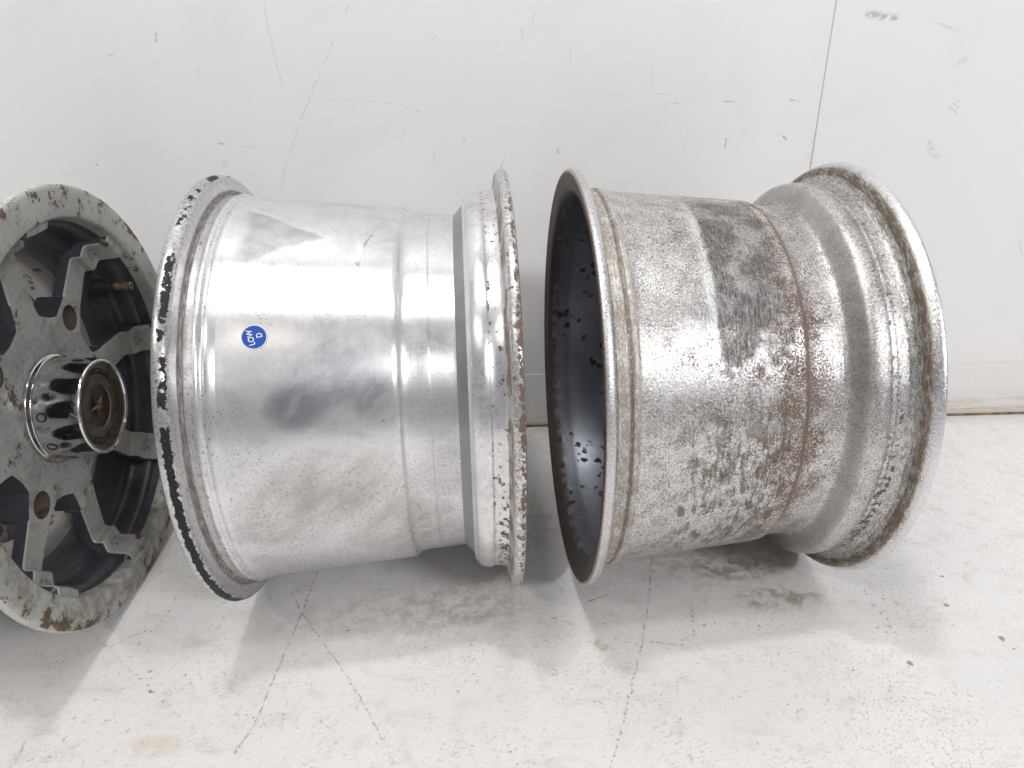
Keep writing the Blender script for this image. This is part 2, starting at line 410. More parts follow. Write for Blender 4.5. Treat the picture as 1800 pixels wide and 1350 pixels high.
link('floor_gap', box_me('floor_gap', -3, 3, -0.0018, -0.0004, 0.0002, 0.006), plain('gap_dirt', (0.34, 0.265, 0.19), 0.9, 0, 0.7, 45), wall)

# ================================================================== WHEEL MATERIALS
RIM = 0.2095
def cyl(g):
    th = g.t.nodes.new('ShaderNodeMath'); th.operation = 'ARCTAN2'
    g.put(th.inputs[0], g.z); g.put(th.inputs[1], g.y * -1.0)
    th = S(g, th.outputs[0]); deg = th * (180 / PI)
    return g.x, th, deg
def radial_tangent(g):
    n = g.t.nodes.new('ShaderNodeTangent'); n.direction_type = 'RADIAL'; n.axis = 'X'
    return S(g, n.outputs[0])

def mat_clean_alloy():
    g = G('spun_aluminium')
    u, th, deg = cyl(g)
    P = g.obj
    S2 = g.vec(u, th * 0.18, 0.0)                      # unrolled surface in metres
    big = g.noise(P, 9, 4, 0.55, 0.4); mid = g.noise(P, 48, 5, 0.62); fine = g.noise(P, 900, 3, 0.6)
    grain = g.noise(P, 420, 4, 0.7)
    turn = g.noise(g.vec(u * 2600, th * 3, 0.0), 1.0, 2, 0.5)      # turning lines
    turn2 = g.noise(g.vec(u * 420, th * 1.2, 0.0), 1.0, 3, 0.6)
    col = g.mix(g.step(big, 0.3, 0.72), (0.80, 0.80, 0.815), (0.88, 0.88, 0.885))
    col = g.mix(g.step(turn2, 0.45, 0.8) * 0.35, col, (0.66, 0.66, 0.67))
    cloud = g.noise(P, 17, 6, 0.68, 0.9)
    rough = 0.31 + (mid - 0.5) * 0.16 + (turn2 - 0.5) * 0.10 + (cloud - 0.5) * 0.25
    col = g.mix(g.step(cloud, 0.46, 0.66) * 0.45, col, (0.55, 0.55, 0.565))
    col = g.mix(g.step(g.noise(g.vec(u * 60, th * 50, 0.0), 1.0, 6, 0.75), 0.56, 0.68) * 0.4, col, (0.48, 0.475, 0.475))
    scratch = g.noise(g.vec(u * 1500 + th * 60, th * 30 - u * 40, 0.0), 1.0, 2, 0.5)
    col = g.mix(g.step(scratch, 0.60, 0.72) * 0.35, col, (0.50, 0.50, 0.50))
    metal = 1.0 - mid * 0.12
    on_barrel = g.step(u, 0.034, 0.038) * g.step(u, 0.232, 0.226)
    warp = g.noise(S2, 22, 4, 0.6, color=True)
    W = g.vm('ADD', S2, g.vm('SCALE', g.vm('SUBTRACT', warp, (0.5, 0.5, 0.5)), scale=0.022))
    def sd(u0, d0): return (u0, R(d0) * 0.18)
    # wiped, hazy wedge high on the left of the barrel
    wx = g.t.nodes.new('ShaderNodeSeparateXYZ'); g.put(wx.inputs[0], W)
    wu, wt = S(g, wx.outputs[0]), S(g, wx.outputs[1])
    c0 = R(68) * 0.18
    wedge = g.step((wt - c0).abs() + (wu - 0.045) * 0.55, 0.042, 0.036) * g.step(wu, 0.044, 0.058)
    wedge = wedge * on_barrel
    col = g.mix(wedge * (0.30 + g.step(mid, 0.3, 0.7) * 0.40), col, (0.42, 0.415, 0.405))
    rough = rough + wedge * 0.12
    rim_w = g.step(((wt - c0).abs() + (wu - 0.045) * 0.55 - 0.043).abs(), 0.006, 0.0) * on_barrel
    col = g.mix(rim_w * 0.4, col, (0.92, 0.92, 0.92))
    # dark handled smudge
    smear = g.noise(g.vec(wu * 40 - wt * 46, wt * 12 + wu * 9, 0.0), 1.0, 5, 0.62)
    def smudge(u0, d0, du, dd, amt, c, lo=0.35, hi=0.62):
        nonlocal col, rough
        q = ((wu - u0) / du).sq() + ((wt - R(d0) * 0.18) / (R(dd) * 0.18)).sq()
        mk = g.step(q, 1.15, 0.05) * (0.35 + g.step(smear, lo, hi) * 0.65) * on_barrel
        col = g.mix(mk * amt, col, c); rough = rough + mk * 0.05
    smudge(0.125, 28, 0.040, 13, 0.7, (0.34, 0.34, 0.37))
    smudge(0.098, 19, 0.028, 7, 0.75, (0.29, 0.29, 0.325), 0.25, 0.5)
    smudge(0.155, 21, 0.020, 7, 0.7, (0.33, 0.33, 0.36))
    smudge(0.130, -4, 0.070, 14, 0.55, (0.42, 0.405, 0.385))
    smudge(0.075, -12, 0.045, 16, 0.45, (0.46, 0.445, 0.43))
    smudge(0.060, 42, 0.030, 22, 0.35, (0.52, 0.52, 0.53))
    smudge(0.210, 10, 0.020, 26, 0.45, (0.46, 0.455, 0.46))
    smudge(0.170, -22, 0.050, 14, 0.6, (0.42, 0.41, 0.40))
    smudge(0.165, 66, 0.020, 12, 0.6, (0.46, 0.46, 0.47))
    # sandy etched lower half
    low = g.step(deg + (big - 0.5) * 40, 16, -6) * on_barrel
    speck = g.step(grain, 0.54, 0.66)
    col = g.mix(low * speck * 0.75, col, (0.36, 0.35, 0.335))
    col = g.mix(low * g.step(grain, 0.42, 0.32) * 0.4, col, (0.93, 0.93, 0.92))
    rough = rough + low * 0.16
    # pin-prick corrosion
    pits = g.step(g.voro(P, 330), 0.26, 0.16) * g.step(g.noise(P, 30, 3, 0.6), 0.53, 0.68)
    col = g.mix(pits * 0.65, col, (0.26, 0.25, 0.25))
    pr = g.step(u, 0.186, 0.192) * g.step(u, 0.226, 0.222)
    pits2 = g.step(g.noise(P, 520, 2, 0.6), 0.60, 0.68) * pr * g.step(mid, 0.42, 0.6)
    col = g.mix(pits2 * 0.55, col, (0.30, 0.29, 0.29))
    # scribed lines
    col = g.mix(g.band(u, 0.2017, 0.2023, 0.0003) * 0.5, col, (0.35, 0.35, 0.36))
    scr = g.poly(W, [sd(0.157, 70), sd(0.149, 58)], 0.0010, 0.6) * g.step(mid, 0.35, 0.5)
    scr = scr.max(g.poly(W, [sd(0.118, 53), sd(0.134, 50)], 0.0013, 0.6) * g.step(mid, 0.4, 0.55))
    scr = scr.max(g.poly(W, [sd(0.165, 14), sd(0.178, 13)], 0.0010, 0.6))
    scr = scr.max(g.poly(W, [sd(0.163, 8), sd(0.176, 8.5)], 0.0010, 0.6))
    scr = scr.max(g.poly(W, [sd(0.137, -3), sd(0.143, -7)], 0.0012, 0.6))
    col = g.mix(scr * 0.65, col, (0.22, 0.21, 0.21))
    rust1 = g.poly(W, [sd(0.147, 57.5), sd(0.1475, 57)], 0.002, 0.7)
    col = g.mix(rust1 * 0.8, col, (0.25, 0.10, 0.05))
    # left bead seat and flange: grime, black residue
    rag = g.noise(P, 170, 5, 0.7); ragl = g.noise(P, 42, 3, 0.6)
    seat = g.band(u, 0.0135, 0.0255, 0.0008)
    col = g.mix(seat * (0.15 + g.step(rag, 0.45, 0.60) * 0.45), col, (0.50, 0.49, 0.475))
    dseat = g.step(g.noise(P, 380, 4, 0.7), 0.58, 0.66) * g.band(u, 0.012, 0.034, 0.001)
    col = g.mix(dseat * 0.8, col, (0.10, 0.10, 0.10))
    rr_ = g.vm('LENGTH', g.vec(g.y, g.z, 0.0))
    gl = g.noise(g.vec(u * 900, rr_ * 900, th * 16), 1.0, 4, 0.7)
    groove = g.step(u, 0.0125, 0.0132) * g.step(u, 0.0185, 0.0165) * g.step(rr_, 0.1962, 0.1940)
    col = g.mix(groove * (0.55 + g.step(gl, 0.35, 0.6) * 0.4), col, (0.125, 0.10, 0.085))
    lipl = g.step(u, 0.0140, 0.0128)
    col = g.mix(lipl * (0.30 + g.step(g.noise(P, 420, 4, 0.75), 0.44, 0.60) * 0.5), col, (0.38, 0.375, 0.37))
    tape = g.step((u - 0.0088 + (rag - 0.5) * 0.0075).abs(), 0.0031, 0.0026)
    cover = g.step(ragl * 0.7 + rag * 0.3 + g.step(deg, 40, 5) * 0.16 - g.step(deg, 40, 70) * 0.05, 0.48, 0.51)
    tape = tape * cover
    col = g.mix(tape, col, (0.012, 0.013, 0.016))
    spl = g.band(u, 0.003, 0.013, 0.001) * g.step(g.noise(P, 260, 4, 0.7), 0.60, 0.66)
    col = g.mix(spl * 0.8, col, (0.09, 0.09, 0.09))
    # right bead seat, rust in the flange corner and on the lip
    rs = g.band(u, 0.240, 0.265, 0.001)
    col = g.mix(rs * g.step(rag, 0.50, 0.62) * 0.45, col, (0.50, 0.49, 0.48))
    chips = g.band(u, 0.2545, 0.2640, 0.001) * g.step(rag + g.step(deg, 20, -25) * 0.10, 0.60, 0.64)
    chips = chips.max(g.band(u, 0.2500, 0.2535, 0.0008) * g.step(rag, 0.57, 0.62))
    col = g.mix(chips * 0.9, col, (0.05, 0.05, 0.055))
    corner = g.band(u, 0.2628, 0.2660, 0.0006)
    col = g.mix(corner * (0.4 + g.step(ragl, 0.42, 0.55) * 0.45), col, (0.20, 0.13, 0.085))
    lip = g.step(u, 0.2655, 0.2670)
    col = g.mix(lip * g.step(g.noise(P, 420, 4, 0.75), 0.40, 0.56) * 0.7, col, (0.34, 0.33, 0.32))
    wh = lip * g.step(rag, 0.46, 0.58)
    col = g.mix(wh * 0.4, col, (0.66, 0.65, 0.63))
    lr = lip * g.step(rag + g.step((u - 0.2735).abs(), 0.0035, 0.0) * 0.13 + g.step((deg - 22).abs(), 60, 15) * 0.07, 0.63, 0.68)
    col = g.mix(lr * 0.95, col, g.mix(rag, (0.06, 0.035, 0.025), (0.20, 0.12, 0.075)))
    lk = lip * g.step(g.noise(P, 330, 4, 0.7), 0.60, 0.66)
    col = g.mix(lk * 0.8, col, (0.11, 0.10, 0.10))
    dirt = (tape + groove * 0.8 + lr + chips + corner * 0.6 + wh * 0.3 + rust1).sat()
    riser = g.band(u, 0.2300, 0.2350, 0.0012)
    metal = metal * (1.0 - dirt * 0.95) * (1.0 - riser * 0.55)
    rough = rough + riser * 0.2
    rough = (rough + dirt * 0.35 + seat * 0.12).sat()
    h = turn * 0.12 + grain * 0.22 + rag * 0.25
    n = g.bump(h, 0.00035, 0.55)
    return g.out(col=col, metal=metal, rough=rough, nrm=n, aniso=0.7, arot=0.25, tan=radial_tangent(g))

def mat_corroded_alloy():
    g = G('corroded_aluminium')
    u, th, deg = cyl(g)
    P = g.obj
    S2 = g.vec(u, th * 0.18, 0.0)
    big = g.noise(P, 10, 4, 0.6, 0.3); mid = g.noise(P, 55, 6, 0.68); fine = g.noise(P, 700, 4, 0.65)
    mott = g.noise(P, 480, 5, 0.72); mott2 = g.noise(P, 700, 5, 0.75)
    streak = g.noise(g.vec(u * 620, th * 14, 0.0), 1.0, 4, 0.68)
    streak2 = g.noise(g.vec(u * 230, th * 9, 0.0), 1.0, 6, 0.72)
    col = g.mix(g.step(mott, 0.35, 0.62), (0.60, 0.59, 0.575), (0.80, 0.795, 0.785))
    col = g.mix(g.step(mott2 + (mid - 0.5) * 0.35, 0.48, 0.58) * 0.9, col, (0.20, 0.185, 0.165))
    col = g.mix(g.step(mid + (big - 0.5) * 0.5, 0.52, 0.66) * 0.45, col, (0.46, 0.41, 0.35))
    clean = g.step(big + (mid - 0.5) * 0.4, 0.50, 0.60)
    col = g.mix(clean * 0.40, col, (0.72, 0.72, 0.73))
    barrel = g.step(u, 0.032, 0.036) * g.step(u, 0.218, 0.212)
    # vertical (circumferential) stain streaks
    col = g.mix(g.step(streak2, 0.52, 0.70) * 0.5 * barrel, col, (0.36, 0.33, 0.30))
    # sooty worn band left of the step, upper half
    uu = u + (streak2 - 0.5) * 0.010 - (deg - 50) * 0.00010
    soot = g.step(uu, 0.099, 0.104) * g.step(u, 0.168, 0.163) * g.step(deg + (mid - 0.5) * 45, 22, 30) * g.step(deg + (mid - 0.5) * 20, 92, 80)
    wear = g.step(g.noise(P, 34, 5, 0.7), 0.38, 0.56)
    sootm = soot * (0.45 + wear * 0.55)
    col = g.mix(sootm * (0.62 + g.step(streak, 0.4, 0.62) * 0.33), col, (0.075, 0.07, 0.068))
    edge = g.step((uu - 0.0965).abs(), 0.006, 0.001) * g.step(deg, 20, 35) * g.step(deg, 90, 75)
    col = g.mix(edge * 0.6 * g.step(mott, 0.3, 0.5), col, (0.88, 0.88, 0.875))
    s3 = g.step(u, 0.055, 0.09) * g.step(u, 0.168, 0.160) * g.step(deg + (mid - 0.5) * 40, 22, 6) * g.step(deg, -48, -32)
    col = g.mix(s3 * g.step(streak2 + (mid - 0.5) * 0.6 + g.step(u, 0.10, 0.15) * 0.05, 0.48, 0.62) * 0.8, col, (0.14, 0.12, 0.105))
    # black scuffs
    W = g.vm('ADD', S2, g.vm('SCALE', g.vm('SUBTRACT', g.noise(S2, 60, 4, 0.6, color=True), (0.5, 0.5, 0.5)), scale=0.009))
    def sd(u0, d0): return (u0, R(d0) * 0.18)
    sc1 = g.poly(W, [sd(0.072, -14.0), sd(0.075, -16.5)], 0.0028, 0.6)
    sc1 = sc1.max(g.poly(W, [sd(0.112, -1), sd(0.106, -6)], 0.004, 0.8) * 0.8)
    sc1 = sc1.max(g.poly(W, [sd(0.094, 13), sd(0.101, 11)], 0.003, 0.8) * 0.7)
    sc1 = sc1.max(g.poly(W, [sd(0.083, 41), sd(0.092, 38)], 0.007, 0.9) * g.step(streak, 0.4, 0.6) * 0.6)
    col = g.mix(sc1 * 0.8, col, (0.11, 0.105, 0.10))
    # rust: fine brown crazing, denser by the step and to the right of centre
    near = g.step((u - 0.172).abs(), 0.040, 0.002) * 0.095
    zone = g.step((u - 0.150).abs(), 0.085, 0.02) * g.step((deg - 8).abs(), 46, 12) * 0.05
    patch = (g.noise(P, 42, 5, 0.7) - 0.5) * 0.55
    cr = g.noise(P, 620, 5, 0.75)
    rust = g.step(cr + near + zone + patch * 0.85, 0.575, 0.64)
    rust = rust * (barrel * 0.85 + 0.15)
    line = g.step((u - 0.1740 + (mid - 0.5) * 0.006 + (cr - 0.5) * 0.010).abs(), 0.0034, 0.0016) * g.step(mott + g.step(deg, -40, -10) * 0.15, 0.36, 0.50)
    rust = rust.max(line * 0.9)
    top = g.step(deg + (mid - 0.5) * 30, 62, 92) * g.step(cr + patch, 0.47, 0.56) * barrel * g.step(u, 0.06, 0.12)
    rust = rust.max(top * 0.85)
    rc = g.mix(g.noise(P, 140, 4, 0.6), (0.045, 0.027, 0.017), (0.19, 0.105, 0.052))
    col = g.mix(rust * 0.88, col, rc)
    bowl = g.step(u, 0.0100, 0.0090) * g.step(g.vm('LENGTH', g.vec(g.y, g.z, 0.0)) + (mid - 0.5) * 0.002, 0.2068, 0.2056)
    # left bead seat: brown grime; flange lip cleaner
    lg = g.band(u, 0.0105, 0.033, 0.0012)
    rr_ = g.vm('LENGTH', g.vec(g.y, g.z, 0.0))
    gl = g.noise(g.vec(u * 600, rr_ * 600, th * 26), 1.0, 5, 0.72)
    col = g.mix(lg * g.step(gl + patch, 0.36, 0.60) * 0.70, col, (0.29, 0.22, 0.15))
    lgl = g.band(u, 0.0235, 0.0265, 0.0008).max(g.band(u, 0.0112, 0.0142, 0.0008))
    col = g.mix(lgl * g.step(mott, 0.38, 0.5) * 0.75, col, (0.10, 0.085, 0.07))
    lip = g.step(u, 0.0105, 0.0095)
    col = g.mix(lip * 0.55, col, (0.66, 0.66, 0.68))
    le = g.step(u, 0.0022, 0.0008) * g.step(mott, 0.36, 0.5)
    col = g.mix(le * 0.75, col, (0.30, 0.17, 0.095))
    col = g.mix(bowl * 0.92, col, g.mix(mott, (0.035, 0.028, 0.026), (0.13, 0.075, 0.05)))  # rusty flange bowl, with the shade inside it put into the colour
    # right side: black chips on the bead seat, brown band in the flange corner, bright lip
    rag = g.noise(P, 180, 5, 0.72)
    chips = g.band(u, 0.2365, 0.2475, 0.001) * g.step(rag + g.step(deg, 30, -30) * 0.10, 0.575, 0.62)
    chips = chips.max(g.band(u, 0.2280, 0.2500, 0.0008) * g.step(rag, 0.635, 0.66))
    col = g.mix(chips * 0.9, col, (0.055, 0.053, 0.055))
    fw = g.step(u, 0.2480, 0.2500) * g.step(u, 0.2605, 0.2580)
    col = g.mix(fw * g.step(gl, 0.44, 0.60) * 0.7, col, (0.20, 0.185, 0.165))
    bb = fw * g.step(rr_ + (mid - 0.5) * 0.004, 0.1960, 0.1985)
    col = g.mix(bb * (0.45 + g.step(gl + (mid - 0.5) * 0.5, 0.36, 0.56) * 0.5), col, (0.155, 0.110, 0.075))
    rl = g.step(u, 0.2585, 0.2600)
    col = g.mix(rl * g.step(u, 0.2600, 0.2640) * 0.75, col, (0.80, 0.80, 0.82))
    rp = rl * g.step(g.noise(P, 420, 4, 0.7), 0.62, 0.68)
    col = g.mix(rp * 0.7, col, (0.25, 0.24, 0.24))
    ring = g.band(u, 0.2100, 0.2205, 0.0012)
    col = g.mix(ring * (0.35 + g.step(mott, 0.4, 0.6) * 0.35), col, (0.40, 0.39, 0.375))
    hump = g.band(u, 0.2215, 0.2330, 0.001)
    col = g.mix(hump * g.step(mott2, 0.40, 0.55) * 0.5, col, (0.34, 0.32, 0.295))
    dirt = (bowl * 0.8 + rust + sootm * 0.3 + chips + bb * 0.7 + lg * 0.5 + sc1 * 0.6).sat()
    chalk = g.step(mott, 0.46, 0.6) * 0.35
    metal = (0.95 - dirt * 0.85 - chalk * 0.7 + clean * 0.1).sat()
    rough = (0.28 + chalk * 0.35 + dirt * 0.35 + (mid - 0.5) * 0.2 - rl * 0.14 - clean * 0.06).sat()
    h = mott * 1.0 + mott2 * 0.4 + cr * 0.6
    n = g.bump(h, 0.0006, 0.5)
    return g.out(col=col, metal=metal, rough=rough, nrm=n, aniso=0.5, arot=0.25, tan=radial_tangent(g))

def mat_inside(name, base, rustc, amt, rough=0.42, metal=0.75, mouth=False):
    g = G(name); P = g.obj
    n1 = g.noise(P, 60, 5, 0.65); n2 = g.noise(P, 14, 4, 0.6); vd = g.voro(g.vm('ADD', P, g.vm('SCALE', g.noise(P, 120, 3, color=True), scale=0.012)), 75)
    col = g.mix(g.step(n2, 0.3, 0.7), tuple(c * 0.75 for c in base), base)
    sp = g.step(vd, 0.36, 0.26) * g.step(n2 + (n1 - 0.5) * 0.4, 0.62 - amt, 0.72 - amt)
    sp = sp.max(g.step(n1, 0.70 - amt * 0.3, 0.76 - amt * 0.3))
    col = g.mix(sp * 0.9, col, rustc)
    if mouth:
        mo = g.step(g.x + (n1 - 0.5) * 0.02, 0.022, 0.010)
        col = g.mix(mo * g.step(n1, 0.35, 0.55) * 0.8, col, (0.10, 0.055, 0.04)); sp = sp.max(mo * 0.7)
    return g.out(col=col, metal=metal * (1.0 - sp), rough=rough + sp * 0.4 + (n1 - 0.5) * 0.15, nrm=g.bump(n1 + sp, 0.0005, 0.5))

# ================================================================== BARREL WHEELS
def thicken(outer, t=0.006): return [(u, r - t) for u, r in outer]
def lip_left(L):   # closed-ish rolled flange, u=0 outer plane
    return [(0.0100, 0.1905), (0.0035, 0.1935), (0.0015, 0.1990), (0.0000, 0.2040), (0.0006, 0.2075), (0.0030, 0.2094),
            (0.0070, 0.2095), (0.0100, 0.2087), (0.0122, 0.2065)]
def build_barrel_wheel(name, loc, yaw, prof, split, mat, mat_in, label, disc_u):
    """prof: outer (u, r) polyline from left flange lip to right flange lip"""
    root = thing(name, (loc[0], loc[1], 0.0), yaw, label, 'wheel', 'bare wide wheels along the wall')
    for nm, (a, b) in split:
        pts = [(u, r) for u, r in prof if a - 1e-6 <= u <= b + 1e-6] if not isinstance(a, list) else a
        link(nm, lathe(chaikin(pts, 2), 288, name=nm), mat, root, (0, 0, RIM))
    return root

def wheel_profile(kind):
    if kind == 'clean':
        L = 0.276
        lf = [(0.0075, 0.1880), (0.0035, 0.1905), (0.0016, 0.1960), (0.0000, 0.2030), (0.0004, 0.2078), (0.0032, 0.2095), (0.0072, 0.2092),
              (0.0112, 0.2078), (0.0132, 0.2045), (0.0138, 0.1975), (0.0146, 0.1926)]
        ls = [(0.0146, 0.1926), (0.0152, 0.1904), (0.0172, 0.1900), (0.0225, 0.1903), (0.0250, 0.1915), (0.0272, 0.1913), (0.0288, 0.1893),
              (0.0302, 0.1884), (0.0318, 0.1893), (0.0345, 0.1896), (0.0400, 0.1878)]
        br = [(0.0400, 0.1878), (0.0500, 0.1864), (0.0736, 0.1847), (0.1270, 0.1802), (0.1660, 0.1771), (0.1735, 0.1764)]
        dc = [(0.1735, 0.1764), (0.1770, 0.1754), (0.1795, 0.1722), (0.1830, 0.1706), (0.1900, 0.1699), (0.2017, 0.1692), (0.2023, 0.1689),
              (0.2230, 0.1672), (0.2270, 0.1672)]
        rs = [(0.2270, 0.1672), (0.2296, 0.1680), (0.2314, 0.1702), (0.2325, 0.1750), (0.2334, 0.1806), (0.2354, 0.1860), (0.2398, 0.1890), (0.2450, 0.1905),
              (0.2490, 0.1902), (0.2515, 0.1888), (0.2560, 0.1888), (0.2615, 0.1900), (0.2636, 0.1915)]
        rf = [(0.2636, 0.1915), (0.2648, 0.1950), (0.2652, 0.2030), (0.2662, 0.2070), (0.2692, 0.2090), (0.2730, 0.2095), (0.2756, 0.2082),
              (0.2762, 0.2050), (0.2748, 0.2000), (0.2730, 0.1930), (0.2690, 0.1875)]
    else:
        lf = [(0.0085, 0.1860), (0.0040, 0.1890), (0.0022, 0.1950), (0.0004, 0.2020), (0.0000, 0.2070), (0.0022, 0.2094), (0.0060, 0.2093),
              (0.0090, 0.2080), (0.0102, 0.2040), (0.0106, 0.1985), (0.0114, 0.1935)]
        ls = [(0.0114, 0.1935), (0.0120, 0.1912), (0.0140, 0.1900), (0.0225, 0.1902), (0.0240, 0.1893), (0.0262, 0.1893), (0.0275, 0.1908), (0.0310, 0.1904),
              (0.0335, 0.1888), (0.0380, 0.1878)]
        br = [(0.0380, 0.1878), (0.0593, 0.1857), (0.1165, 0.1803), (0.1690, 0.1757), (0.1738, 0.1751)]
        dc = [(0.1738, 0.1751), (0.1752, 0.1738), (0.1770, 0.1722), (0.1830, 0.1706), (0.1900, 0.1701), (0.2020, 0.1692), (0.2070, 0.1700)]
        rs = [(0.2070, 0.1700), (0.2100, 0.1716), (0.2130, 0.1760), (0.2165, 0.1830), (0.2195, 0.1880), (0.2235, 0.1904), (0.2300, 0.1911), (0.2345, 0.1905),
              (0.2368, 0.1893), (0.2400, 0.1898), (0.2420, 0.1890), (0.2480, 0.1895), (0.2515, 0.1902), (0.2540, 0.1925)]
        rf = [(0.2540, 0.1925), (0.2556, 0.1965), (0.2566, 0.2020), (0.2590, 0.2052), (0.2625, 0.2078), (0.2655, 0.2094), (0.2686, 0.2095), (0.2694, 0.2072),
              (0.2680, 0.2010), (0.2655, 0.1930), (0.2610, 0.1870)]
    return [('flange', lf), ('bead_seat', ls), ('barrel', br), ('drop_center', dc), ('bead_seat', rs), ('flange', rf)]

def barrel_wheel(name, xy, yaw, kind, mat, mat_in, label, disc_u):
    root = thing(name, (xy[0], xy[1], 0.0), yaw, label, 'wheel')
    parts = wheel_profile(kind)
    for nm, pts in parts:
        if nm == 'flange': q = chaikin(pts, 2)
        else: q = chaikin(pts, 2)
        link(nm, lathe(q, 320, name=nm), mat, root, (0, 0, RIM))
    # inside of the drum
    lf, rf = parts[0][1], parts[-1][1]
    inner = [lf[0], (0.014, lf[0][1] - 0.0035), (0.030, 0.1838), (0.040, 0.1815), (0.1735, 0.1702), (0.183, 0.1648), (0.205, 0.1632), (0.222, 0.164),
             (0.236, 0.180), (0.250, 0.1845), rf[-1]]
    inner.sort(key=lambda p: p[0])
    link('inner_wall', lathe(chaikin(inner, 1), 256, name='inner_wall'), mat_in, root, (0, 0, RIM))
    # mounting disc with hub bore, bolt holes as a dished plate
    bm = bmesh.new()
    def ringv(r, n, ph=0.0, cy=0.0, cz=0.0):
        vs = [bm.verts.new((disc_u, cy - r * math.cos(2 * PI * k / n + ph), cz + r * math.sin(2 * PI * k / n + ph))) for k in range(n)]
        return [bm.edges.new((vs[k], vs[(k + 1) % n])) for k in range(n)]
    es = ringv(0.1640, 96) + ringv(0.041, 48)
    for k in range(5):
        a = 2 * PI * k / 5 + 0.3
        es += ringv(0.0085, 16, 0, -0.07 * math.cos(a), 0.07 * math.sin(a))
    bmesh.ops.triangle_fill(bm, edges=es, use_beauty=True)
    ex = bmesh.ops.extrude_face_region(bm, geom=bm.faces[:])
    for v in [e for e in ex['geom'] if isinstance(e, bmesh.types.BMVert)]: v.co.x += 0.012
    link('mounting_disc', from_bm(bm, 'mounting_disc'), mat_in, root, (0, 0, RIM))
    return root

m_clean = mat_clean_alloy(); m_corr = mat_corroded_alloy()
m_in2 = mat_inside('dull_drum_inside', (0.42, 0.42, 0.43), (0.10, 0.07, 0.05), 0.02)
m_in3 = mat_inside('blue_grey_drum_inside', (0.31, 0.335, 0.375), (0.05, 0.03, 0.02), 0.17, 0.42, 0.65, True)
W2 = barrel_wheel('alloy_wheel', (-0.2570, -0.2926), 0.0329, 'clean', m_clean, m_in2,
                  'shiny bare aluminium wheel barrel with round blue sticker, between the other two wheels', 0.07)
W3 = barrel_wheel('corroded_wheel', (0.0777, -0.2869), 0.0360, 'corroded', m_corr, m_in3,
                  'corroded wheel barrel with brown rust crazing and open dark end, rightmost by the wall', 0.185)

# ---- blue sticker with white print on wheel 2
def wrap(me, u0, d0, r, ang=0.0):
    """bend flat (x=right along axis, y=up round the drum, z=off surface) onto the barrel"""
    ca, sa = math.cos(ang), math.sin(ang)
    for v in me.vertices:
        x = v.co.x * ca - v.co.y * sa; y = v.co.x * sa + v.co.y * ca
        rr = r(u0 + x) + v.co.z; a = R(d0) + y / 0.185
        v.co = (u0 + x, -rr * math.cos(a), rr * math.sin(a))
def barrel_r(u):
    t = (u - 0.0500) / (0.0736 - 0.0500)
    return 0.1864 + (0.1847 - 0.1864) * t if u < 0.0736 else 0.1847 + (0.1802 - 0.1847) * (u - 0.0736) / (0.127 - 0.0736)
def disk_me(name, rad, z, seg=48, rings=6, thick=0.0003):
    v = [(0, 0, z)]; f = []
    for j in range(1, rings + 1):
        for k in range(seg):
            a = 2 * PI * k / seg; v.append((rad * j / rings * math.cos(a), rad * j / rings * math.sin(a), z))
    for k in range(seg): f.append((0, 1 + k, 1 + (k + 1) % seg))
    for j in range(rings - 1):
        for k in range(seg):
            a = 1 + j * seg + k; b = 1 + j * seg + (k + 1) % seg; f.append((a, a + seg, b + seg, b))
    n = len(v); o = 1 + (rings - 1) * seg
    for k in range(seg):
        x, y, _ = v[o + k]; v.append((x, y, z - thick))
    for k in range(seg): f.append((o + k, n + k, n + (k + 1) % seg, o + (k + 1) % seg))
    me = bpy.data.meshes.new(name); me.from_pydata(v, [], f); me.update(); return me
def text_me(body, size):
    c = bpy.data.curves.new('print', 'FONT'); c.body = body; c.size = size; c.align_x = 'CENTER'; c.align_y = 'CENTER'
    c.resolution_u = 4; c.space_character = 1.0; c.offset = size * 0.012
    o = bpy.data.objects.new('print', c); COL.objects.link(o)
    bpy.context.view_layer.update()
    dg = bpy.context.evaluated_depsgraph_get()
    me = bpy.data.meshes.new_from_object(o.evaluated_get(dg)); bpy.data.objects.remove(o); bpy.data.curves.remove(c)
    return me
ST = (0.0689, 36.3)
m_white = plain('sticker_white', (0.85, 0.86, 0.88), 0.65, 0, 0.03)
m_blue = plain('sticker_blue', (0.003, 0.075, 0.42), 0.65, 0, 0.12, 200)
me = disk_me('sticker', 0.0098, 0.0006); wrap(me, *ST, barrel_r)
stk = link('sticker', me, m_white, W2, (0, 0, RIM))
stk['label'] = 'round blue LOW sticker with white edge'
me = disk_me('printed_field', 0.0092, 0.0008, thick=0.0001); wrap(me, *ST, barrel_r)
link('printed_field', me, m_blue, stk)
for body, dx, dy, size in (('LOW', 0.0, 0.0024, 0.0064), ('D', 0.0002, -0.0042, 0.0064)):
    me = text_me(body, size)
    for v in me.vertices: v.co.x = v.co.x * 0.84 + dx; v.co.y = v.co.y + dy; v.co.z = 0.00092
    wrap(me, *ST, barrel_r, R(105))
    link('lettering', me, m_white, stk, smooth=False)

